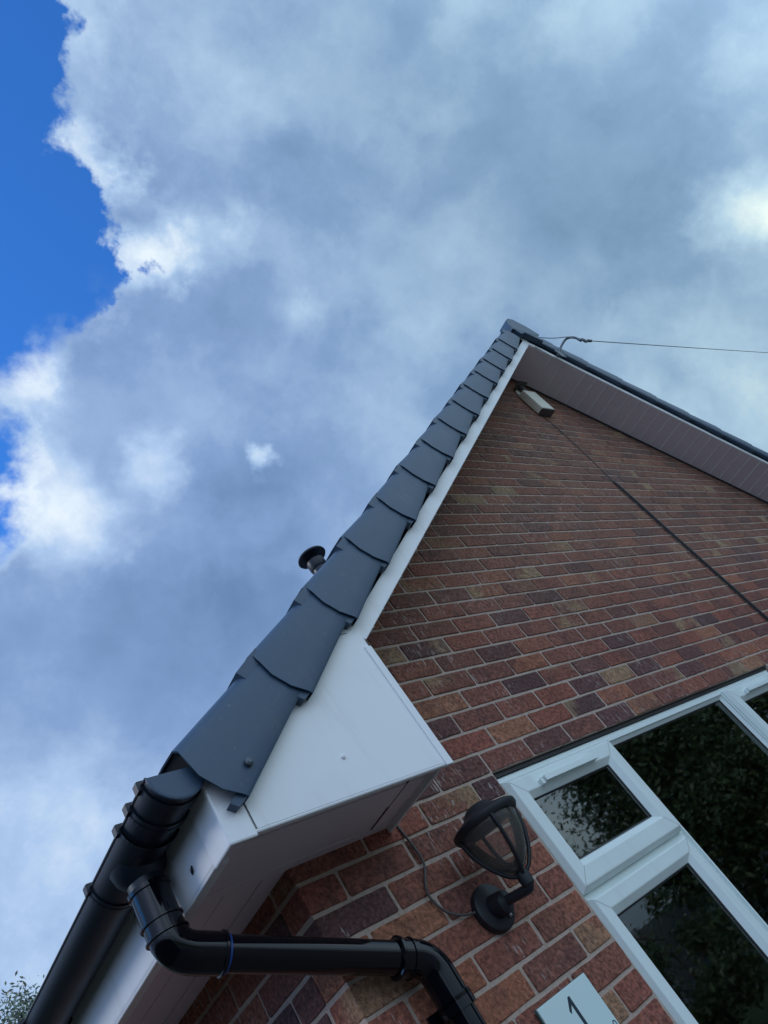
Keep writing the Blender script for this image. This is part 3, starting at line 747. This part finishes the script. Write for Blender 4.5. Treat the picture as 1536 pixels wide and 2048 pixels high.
cable('overhead_wire', 'thin overhead wire stretched from the ridge bracket into the sky', [ringc+wd*.10+(far-ringc)*t-Vector((0, 0, .02*4*t*(1-t))) for t in [i/16 for i in range(17)]], .0034, 'cablegrey', 'wire')
cable('lead_in_wire', 'very thin looped wire between the ridge tile and the ring', smooth_path([(3.93, -.335, 4.98), (4.08, -.37, 4.955), (4.17, -.42, 4.915), (4.17, -.46, 4.845), tuple(ringc)]), .003, 'cablegrey', 'wire')

# ------------------------------------------------------------------ flue on the far roof
fv = thing('roof_vent', 'dark mushroom capped vent pipe rising above the verge', 'roof vent', (1.83, 1.0, 3.75))
q = MB(); q.tube([(1.83, 1, 3.6), (1.83, 1, 4.02)], .047, 24); q.tube([(1.83, 1, 3.97), (1.83, 1, 3.985), (1.83, 1, 4.035), (1.83, 1, 4.04)], [.047, .056, .056, .05], 24); q.build('pipe', 'gutterblack', fv)
q = MB()
def vr(r, z): return [Vector((1.83+math.cos(a)*r, 1+math.sin(a)*r, z)) for a in [2*math.pi*i/36 for i in range(36)]]
q.loft([vr(.0005, 4.07), vr(.088, 4.068), vr(.092, 4.074), vr(.088, 4.085), vr(.04, 4.105), vr(.0005, 4.11)], True, False, True); 
for a in (0, 2.1, 4.2): q.tube([(1.83+.03*math.cos(a), 1+.03*math.sin(a), 4.03), (1.83+.03*math.cos(a), 1+.03*math.sin(a), 4.07)], .005, 6)
q.build('cap', 'gutterblack', fv)

# ------------------------------------------------------------------ trees
def tree(name, label, base, h, rad, nleaf, leaf, mt, seed, squash=1.0, low=.25, group=None, cat='tree'):
    rr = random.Random(seed); bx_, by_ = base
    t = thing(name, label, cat, (bx_, by_, 0), group)
    q = MB(); tips = []
    top = Vector((bx_+rr.uniform(-.2, .2), by_, h*.75))
    tr = [Vector((bx_, by_, 0)).lerp(top, i/6)+Vector((rr.uniform(-.06, .06)*i/3, rr.uniform(-.06, .06)*i/3, 0)) for i in range(7)]
    q.tube(tr, [.02*h*(1-i/7.5) for i in range(7)], 9)
    for i in range(26):
        a = rr.uniform(0, 6.283); zz = rr.uniform(low, .78)*h; p0 = Vector((bx_, by_, 0)).lerp(top, min(1, zz/(h*.75)))
        rl = rad*(.45+.55*math.sin(math.pi*min(1, max(.1, (zz/h-low*.6)/(1.02-low*.6)))))*rr.uniform(.55, 1)
        p1 = p0+Vector((math.cos(a)*rl, math.sin(a)*rl, rl*rr.uniform(.15, .7)))
        mid = (p0+p1)/2+Vector((0, 0, rr.uniform(-.05, .15)*rl))
        q.tube([p0, mid, p1], [.008*h*.6, .005*h*.6, .004], 5); tips += [p1, (mid+p1)/2, mid.lerp(p1, .8)]
        for _ in range(3):
            p2 = p1+Vector((rr.gauss(0, .25), rr.gauss(0, .25), rr.gauss(.12, .22)))*rad*.55
            q.tube([p1.lerp(mid, .2), p2], [.005, .002], 4); tips += [p2, p1.lerp(p2, .5)]
    q.build('trunk', 'bark', t, fix=False)
    q = MB()
    for _ in range(nleaf):
        if group and rr.random() < .45:
            w3 = Vector((rr.gauss(0, 1), rr.gauss(0, 1), rr.gauss(0, 1))).normalized()*rr.random()**.4*.86
            c_ = Vector((bx_+w3.x*rad, by_+w3.y*rad, h*.52+w3.z*h*.44))
        else: c_ = rr.choice(tips)+Vector((rr.gauss(0, 1), rr.gauss(0, 1), rr.gauss(0, .8)))*rad*.11
        if c_.z < .1: continue
        u = Vector((rr.gauss(0, 1), rr.gauss(0, 1), rr.gauss(0, 1))).normalized(); v = u.cross(Vector((rr.gauss(0, 1), rr.gauss(0, 1), rr.gauss(0, 1)))).normalized()
        s_ = leaf*rr.uniform(.6, 1.3); w_ = s_*.42
        q.add([c_-u*s_, c_+v*w_, c_+u*s_, c_-v*w_], [(0, 1, 2, 3)])
    q.build('crown', mt, t, fix=False); return t
G2 = 'trees mirrored in the window'
tree('garden_tree', 'tree top with pale leaves showing beyond the gutter at lower left', (4.35, 17.1), 8.35, 1.8, 26000, .05, 'leafpale', 5, low=.3)
tree('broadleaf_tree', 'tall dense tree across the garden mirrored in the big middle pane', (15.2, -6.9), 7.6, 3.0, 34000, .06, 'leaf', 11, low=.08, group=G2)
tree('broadleaf_tree', 'bushier tree across the garden mirrored in the left panes', (12.1, -6.2), 5.8, 1.9, 34000, .062, 'leaf', 12, low=.06, group=G2)
tree('broadleaf_tree', 'tree farther along the garden mirrored in the right hand light', (17.5, -6.0), 8.0, 3.2, 26000, .065, 'leaf', 13, low=.08, group=G2)
tree('shrub', 'low rounded shrub mirrored at the foot of the left pane', (9.0, -6.0), 1.9, .9, 6000, .05, 'leaf', 14, low=.02, cat='shrub')
# garden fence beyond the trees
fe = thing('garden_fence', 'pale grey close boarded fence behind the garden trees', 'fence', (12, -10.5, 0))
q = MB(); x = 2.0; rr = random.Random(2)
while x < 30: q.box(x, x+.125, -10.52+rr.uniform(0, .01), -10.5, .05, 1.78+rr.uniform(-.01, .01)); x += .13
q.build('boards', 'fence', fe, fix=False)
for x_ in range(2, 31, 2): MB().box(x_, x_+.1, -10.49, -10.39, 0, 1.85).build('post', 'fence', fe)

# out-of-view leafy screen, added to cut low light from the left
hd = thing('light_block_hedge', 'unseen leafy screen added at the left to cut low light', 'light_block_hedge', (-3.0, 3, 0))
q = MB(); rr = random.Random(9)
for _ in range(16000):
    y = rr.uniform(-5, 14); z = rr.uniform(0, 2.1); top_ = rr.random() < .2
    c_ = Vector((-2.75+rr.gauss(0, .05) if not top_ else rr.uniform(-3.6, -2.75), y, z if not top_ else 2.1+rr.gauss(0, .05)))
    u = Vector((rr.gauss(0, 1), rr.gauss(0, 1), rr.gauss(0, 1))).normalized(); v = u.orthogonal().normalized()
    q.add([c_-u*.06, c_+v*.03, c_+u*.06, c_-v*.03], [(0, 1, 2, 3)])
q.build('foliage', 'leaf', hd, fix=False)
MB().box(-3.6, -2.8, -5, 14, 0, 2.05).build('inner_mass', 'bark', hd)

# small fly resting on the fascia
fly = MB(); fc = Vector((-.2925, -.150, 2.085))
fly.tube([fc+Vector((0, -.004, .005)), fc, fc+Vector((0, .004, -.006)), fc+Vector((0, .006, -.009))], [.0012, .0024, .0022, .0008], 8)
for a, b in ((.007, .003), (-.007, .002), (.006, -.006), (-.006, -.008)): fly.tube([fc, fc+Vector((-.003, a*.6, b*.5)), fc+Vector((0, a, b))], .0005, 4)
tag(fly.build('fly', 'gasket'), 'tiny dark fly resting on the white fascia beside the gutter', 'insect')
